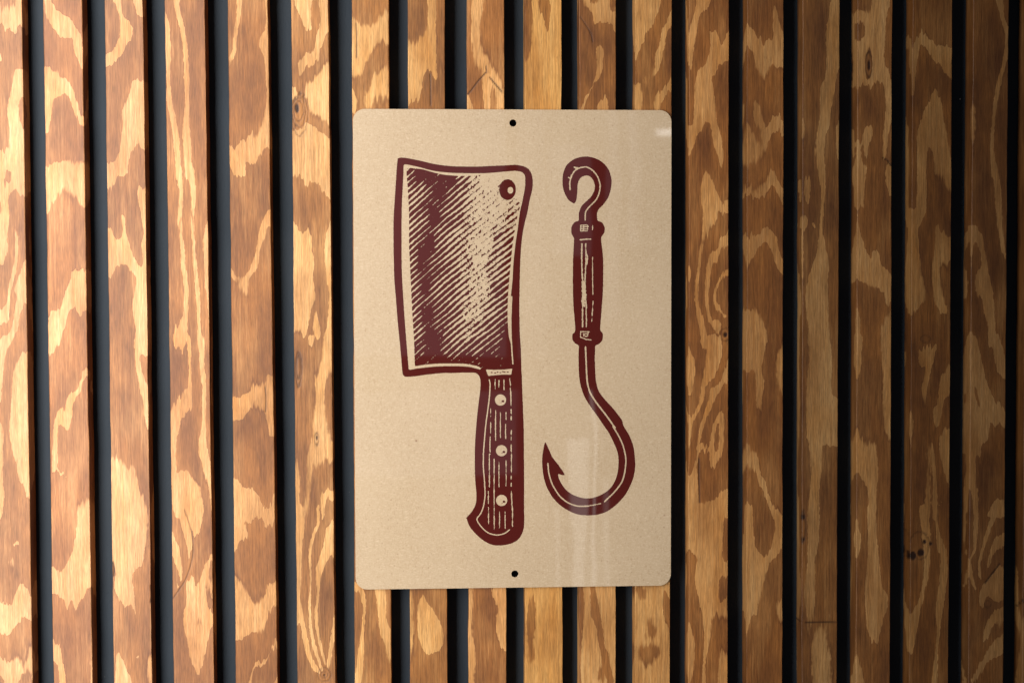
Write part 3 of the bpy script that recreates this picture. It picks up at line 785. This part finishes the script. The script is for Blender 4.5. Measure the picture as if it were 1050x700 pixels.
# cleaver
P = Plate(398, 155, 552, 565)
P.fill(chain(P, (V1, [(74, 82), (76, 74), (90, 69), (120, 70), (200, 85), (300, 108), (400, 120), (480, 122), (560, 122), (640, 118), (720, 115), (780, 112), (820, 118), (855, 135), (875, 165), (883, 210), (880, 260), (865, 320), (850, 400), (830, 480), (815, 580)]),
    (V2, [(808, 0), (805, 120), (803, 250), (805, 400), (812, 520), (815, 640)]),
    (V3, [(526, 110), (530, 230), (535, 350), (540, 500), (541, 640)]),
    (V4, [(542, 50), (542, 150), (542, 350), (543, 500), (533, 560), (505, 610), (460, 640), (400, 655), (340, 658), (290, 645), (240, 615), (190, 570), (150, 520), (130, 468), (127, 458), (150, 435), (180, 395), (197, 350), (200, 290), (192, 200), (188, 100), (188, 0)]),
    (V3, [(192, 560), (200, 450), (212, 330), (225, 230), (230, 170), (225, 120), (205, 92), (180, 84), (100, 84), (20, 87)]),
    (V2, [(350, 655), (250, 665), (180, 675), (125, 678), (108, 668), (102, 640), (90, 500), (75, 350), (65, 220), (55, 100), (52, 0)]),
    (V1, [(50, 600), (50, 450), (55, 350), (62, 250), (68, 150)])), 1)
P.fill(chain(P, (V1, [(112, 113), (140, 112), (200, 125), (300, 150), (400, 160), (480, 162), (600, 162), (720, 152), (780, 148), (815, 155), (835, 175), (838, 230), (825, 310), (805, 400), (795, 480), (780, 580), (768, 690)]),
    (V2, [(762, 100), (752, 200), (748, 330), (752, 430), (762, 520), (768, 600), (755, 605), (700, 615), (570, 632), (500, 618), (400, 614), (300, 617), (200, 627), (146, 636), (140, 620), (130, 500), (118, 350), (108, 200), (100, 50)]),
    (V1, [(98, 600), (98, 500), (100, 350), (105, 250), (110, 150)])), 0)
# hatched blade
hp = chain(P, (V1, [(130, 138), (180, 134), (230, 140), (300, 160), (360, 172), (440, 178), (520, 178), (640, 178), (770, 300), (810, 350), (795, 400), (780, 480), (762, 590), (752, 700)]),
    (V2, [(742, 100), (735, 200), (732, 300), (738, 420), (752, 540), (764, 640), (700, 640), (585, 640), (560, 618), (480, 601), (400, 599), (300, 600), (200, 611), (179, 618), (172, 450), (162, 300), (155, 150), (148, 0)]),
    (V1, [(143, 600), (143, 500), (142, 380), (135, 250)]))
sl, m = raster(P.a.shape, catmull(hp))
CT = np.array([(140,160,.72),(200,160,.95),(300,200,1.1),(400,190,1.1),(460,205,.55),(520,220,.3),(600,230,.1),(700,350,.1),
 (160,300,.6),(230,280,.62),(330,280,1.1),(400,280,.72),(470,300,.5),(540,280,.2),(640,280,.12),
 (160,450,.6),(230,430,.68),(290,420,1.1),(350,400,.72),(440,400,.58),(500,420,.32),(560,400,.14),(640,400,.14),(740,420,.35),
 (160,600,.6),(220,560,.8),(255,580,1.1),(330,560,.66),(400,560,.58),(460,560,.38),(520,600,.24),(600,580,.08),(680,600,.5),(750,580,.6),
 (160,700,.6),(230,700,1.1),(300,700,.7),(400,700,.6),(480,700,.36),(560,700,.14),(640,720,.4),(720,720,.6),
 (170,850,.58),(240,850,1.0),(300,850,.7),(400,850,.62),(470,860,.5),(530,850,.16),(600,850,.18),(660,850,.6),(730,850,.7),
 (180,1000,.62),(250,1000,1.1),(330,1000,.72),(420,1000,.62),(490,1000,.26),(560,1000,.18),(620,1000,.55),(720,1000,.76),
 (190,1130,.66),(270,1130,1.05),(350,1130,.74),(430,1120,.6),(500,1120,.35),(560,1100,.5),(650,1100,.72),(730,1100,.95),
 (200,1220,.75),(300,1200,.95),(380,1230,.75),(450,1180,.6),(550,1200,.65),(650,1200,.76),(745,1200,1.2),
 (190,1290,1.0),(350,1300,1.15),(500,1300,1.1),(600,1290,1.15),(745,1300,1.3)])
X, Y = P.X[sl], P.Y[sl]
u = (X - 395) * 5.833; v = (Y - 150) * 5.833
gu, gv = np.meshgrid(np.arange(120, 830, 10), np.arange(120, 1340, 10))
wgt = 0; acc = 0
for a, b, c in CT:
    q = 1 / (((gu - a) ** 2 + ((gv - b) * .8) ** 2) + 150) ** 1.7
    wgt = wgt + q; acc = acc + q * c
cov = bil(acc / wgt, (u - 120) / 10, (v - 120) / 10)
phase = (v + .95 * u - .00014 * u * u + 4 * vnoise(u / 90, v / 90, 4)) / 38
kk = np.floor(phase).astype(int); fr = np.abs(phase - kk - .5) * 2
along = u / 10.
pk = vnoise(along * .16, kk * 7.3, 11)
cov = np.minimum(cov, .98) + .05 * np.clip((cov - .3) * 4, 0, 1)
c2 = cov + .16 * pk * (cov > .3) + .22 * vnoise(along * .8, kk * 5.1, 12) * np.clip(1.25 - cov, .25, 1) + .12 * vnoise(along * 2.1, v / 9, 13)
thin = cov < .34
c2 = np.where(thin, cov + .40 * vnoise(along * 1.3, kk * 3.7, 14) + .30 * vnoise(along * 2.6, v / 8, 15) - .14, c2)
stip = vnoise(u / 5.2, v / 4.6, 21) * .6 + vnoise(u / 3.1, v / 3.4, 22) * .4
dot = (stip > .64 - 1.0 * np.clip(cov, 0, .42)) & (cov < .45) & (cov > .07) & (fr < .85)
ink = ((fr < c2) | dot) & m
P.a[sl] = np.where(m, ink, P.a[sl])
P.fill(P.tp([(735, 420), (742, 520), (752, 600), (764, 655), (800, 655), (775, 540), (800, 300)], V2)[[0, 1, 2, 3, 4]] * 1, 1, False)
P.stroke(P.tp([(757, 200), (752, 330), (753, 430), (758, 520), (764, 600)], V2), 1.3, 0, .3)
P.stroke(P.tp([(146, 628), (200, 618), (300, 608), (400, 606), (480, 609), (540, 617), (566, 629)], V2), 1.9, 0, .12)
P.ell(732, 260, 50, 62, 1, V1); P.ell(749, 264, 17, 20, 0, V1)
# handle
P.fill(P.tp([(268, 62), (330, 64), (400, 62), (458, 55), (453, 78), (450, 98), (380, 98), (285, 107), (276, 85)], V3), 0, False)
for n, (a, b) in enumerate(((310, 83), (335, 86), (352, 80), (372, 84), (390, 76), (402, 80), (425, 80))): P.ell(a, b, 8, 4, 1, V3)
P.stroke(P.tp([(292, 135), (298, 170), (293, 260), (282, 350), (268, 450), (258, 560), (250, 665)], V3), 1.25, 0, .15)
P.stroke(P.tp([(250, 0), (250, 100), (258, 200), (262, 300), (250, 380), (230, 430), (203, 472), (240, 530), (290, 570), (350, 583), (400, 572), (438, 545)], V4), 1.2, 0, .15)
P.stroke(P.tp([(440, 125), (447, 250), (450, 400), (450, 560), (450, 665)], V3), 1.25, 0, .6, .8, 5)
P.stroke(P.tp([(452, 0), (450, 240), (455, 350), (460, 420), (458, 520)], V4), 1.2, 0, .6, .6, 6)
for n, (x, a, b) in enumerate(((335, 130, 200), (362, 140, 190), (398, 135, 205), (338, 355, 570), (373, 370, 550), (413, 370, 420), (410, 455, 555), (303, 335, 400), (303, 440, 520), (298, 545, 670))):
    P.stroke(P.tp([(x, a), (x - 1, (a + b) / 2), (x, b)], V3), 1.15 if n != 7 else .8, 0, .5, .25 if n < 7 else .5, n)
for n, (x, a, b) in enumerate(((293, 0, 240), (327, 40, 380), (362, 55, 235), (413, 50, 230), (286, 270, 360), (287, 385, 500), (328, 390, 540), (366, 415, 530), (406, 415, 535))):
    P.stroke(P.tp([(x, a), (x, (a + b) / 2), (x, b)], V4), 1.15, 0, .5, .35, n + 30)
for cx, cy, vw in ((373, 280, V3), (380, 643, V3), (381, 335, V4)):
    P.ell(cx, cy, 40, 40, 0, vw); P.ell(cx + 17, cy + 9, 10, 8, 1, vw); P.ell(cx + 4, cy + 18, 3, 4, 1, vw)
contour_mesh(P.out(), P.x0, P.y0, P.k, 'cleaver_print', 'dark red woodcut style meat cleaver printed on the left of the sign')

# hook
H1 = (560, 150, 7); H2v = (550, 250, 6.364); H3 = (545, 345, 7); H4 = (545, 435, 7)
Q = Plate(552, 156, 656, 534)
Q.fill(chain(Q, (H1, [(195, 410), (160, 385), (130, 330), (118, 270), (122, 200), (145, 140), (190, 100), (240, 80), (300, 75), (360, 90), (410, 120), (450, 170), (470, 240), (465, 310), (445, 370), (410, 420), (380, 450), (366, 480), (370, 532), (400, 546), (420, 580), (418, 620), (398, 652), (396, 680)]),
    (H2v, [(428, 20), (433, 60), (437, 130), (435, 300), (425, 450), (417, 557), (433, 585), (431, 628), (408, 654), (386, 665)]),
    (H3, [(457, 110), (455, 150), (458, 250), (465, 330), (485, 395), (530, 455), (590, 520), (650, 600)]),
    (H4, [(660, 8), (700, 75), (730, 150), (742, 230), (745, 300), (735, 370), (710, 440), (670, 510), (610, 575), (540, 625), (470, 648), (400, 652), (330, 645), (260, 615), (200, 575), (150, 520), (110, 450), (88, 380), (78, 300), (78, 230), (88, 165), (96, 130), (99, 127), (112, 150), (130, 190), (150, 235), (185, 280), (215, 320), (236, 354), (237, 362), (222, 364), (192, 356), (200, 395), (225, 440), (260, 480), (310, 510), (370, 528), (430, 528), (490, 510), (540, 480), (580, 440), (608, 385), (622, 320), (625, 250), (615, 190), (590, 130), (555, 60)]),
    (H3, [(510, 625), (480, 580), (430, 510), (385, 440), (355, 360), (342, 280), (338, 180), (338, 110)]),
    (H2v, [(276, 664), (255, 650), (236, 625), (236, 590), (254, 560), (242, 400), (238, 250), (240, 100), (244, 20)]),
    (H1, [(200, 680), (199, 658), (182, 625), (183, 580), (205, 545), (233, 533), (235, 480), (255, 430), (290, 395), (325, 360), (345, 320), (350, 280), (335, 240), (310, 215), (280, 212), (245, 230), (228, 270), (224, 330), (218, 385), (207, 406)])), 1)
Q.stroke(Q.tp([(172, 312), (170, 260), (182, 215), (205, 178), (240, 157), (290, 150), (335, 175), (370, 220), (388, 280), (380, 340), (355, 390), (315, 430), (285, 470), (280, 530)], H1), 1.35, 0, .35, 0, 2)
for a, b in (((200, 150), (218, 162)), ((160, 225), (178, 232)), ((178, 210), (184, 222)), ((205, 152), (236, 158))): Q.stroke(Q.tp([a, b], H1), 1.2, 0, .5, 0, 3)
for a, b in (((247, 568), (292, 566)), ((248, 582), (305, 578)), ((247, 594), (300, 596)), ((246, 608), (296, 608)), ((248, 568), (248, 608)), ((270, 566), (268, 605)), ((298, 568), (298, 590)), ((334, 570), (333, 600)), ((245, 672), (283, 668)), ((283, 668), (320, 667))):
    Q.stroke(Q.tp([a, b], H1), .95 if a[1] < 640 else 1.3, 0, .6, 0, a[0])
Q.stroke(Q.tp([(298, 0), (296, 120), (302, 250), (302, 400), (302, 542)], H2v), 1.5, 0, .75, .25, 7)
Q.stroke(Q.tp([(322, 0), (324, 120), (318, 250), (325, 400), (326, 540)], H2v), 1.4, 0, .8, .25, 8)
Q.stroke(Q.tp([(325, 60), (333, 90), (330, 140)], H2v), 1.3, 0, .9, .2, 8)
Q.stroke(Q.tp([(308, 250), (312, 320), (308, 400)], H2v), 3.8, 0, .9, .3, 9)
Q.stroke(Q.tp([(367, 88), (367, 200), (369, 330)], H2v), 1.0, 0, .5, .6, 10)
Q.stroke(Q.tp([(370, 375), (366, 440), (362, 505)], H2v), 1.0, 0, .5, .5, 11)
for a, b in (((288, 572), (345, 574)), ((290, 572), (288, 608)), ((288, 608), (320, 620)), ((318, 622), (358, 627)), ((306, 588), (336, 586)), ((308, 600), (330, 604)), ((312, 588), (310, 602)), ((340, 576), (334, 600))):
    Q.stroke(Q.tp([a, b], H2v), 1.0, 0, .5, 0, a[0])
Q.stroke(Q.tp([(388, 75), (393, 200), (400, 320), (420, 400), (470, 480), (540, 570), (600, 655)], H3), 1.6, 0, .15, 0, 12)
Q.stroke(Q.tp([(585, 15), (630, 90), (660, 160), (678, 250), (670, 340), (650, 410), (600, 480), (525, 553)], H4), 1.45, 0, .2, 0, 13)
Q.stroke(Q.tp([(497, 567), (450, 577), (405, 584)], H4), 1.1, 0, .6, .5, 14)
Q.stroke(Q.tp([(410, 586), (330, 585), (260, 560), (200, 510), (150, 430), (125, 350), (118, 280)], H4), 1.4, 0, .15, 0, 15)
contour_mesh(Q.out(), Q.x0, Q.y0, Q.k, 'hook_print', 'dark red barbed butcher hook printed on the right of the sign')
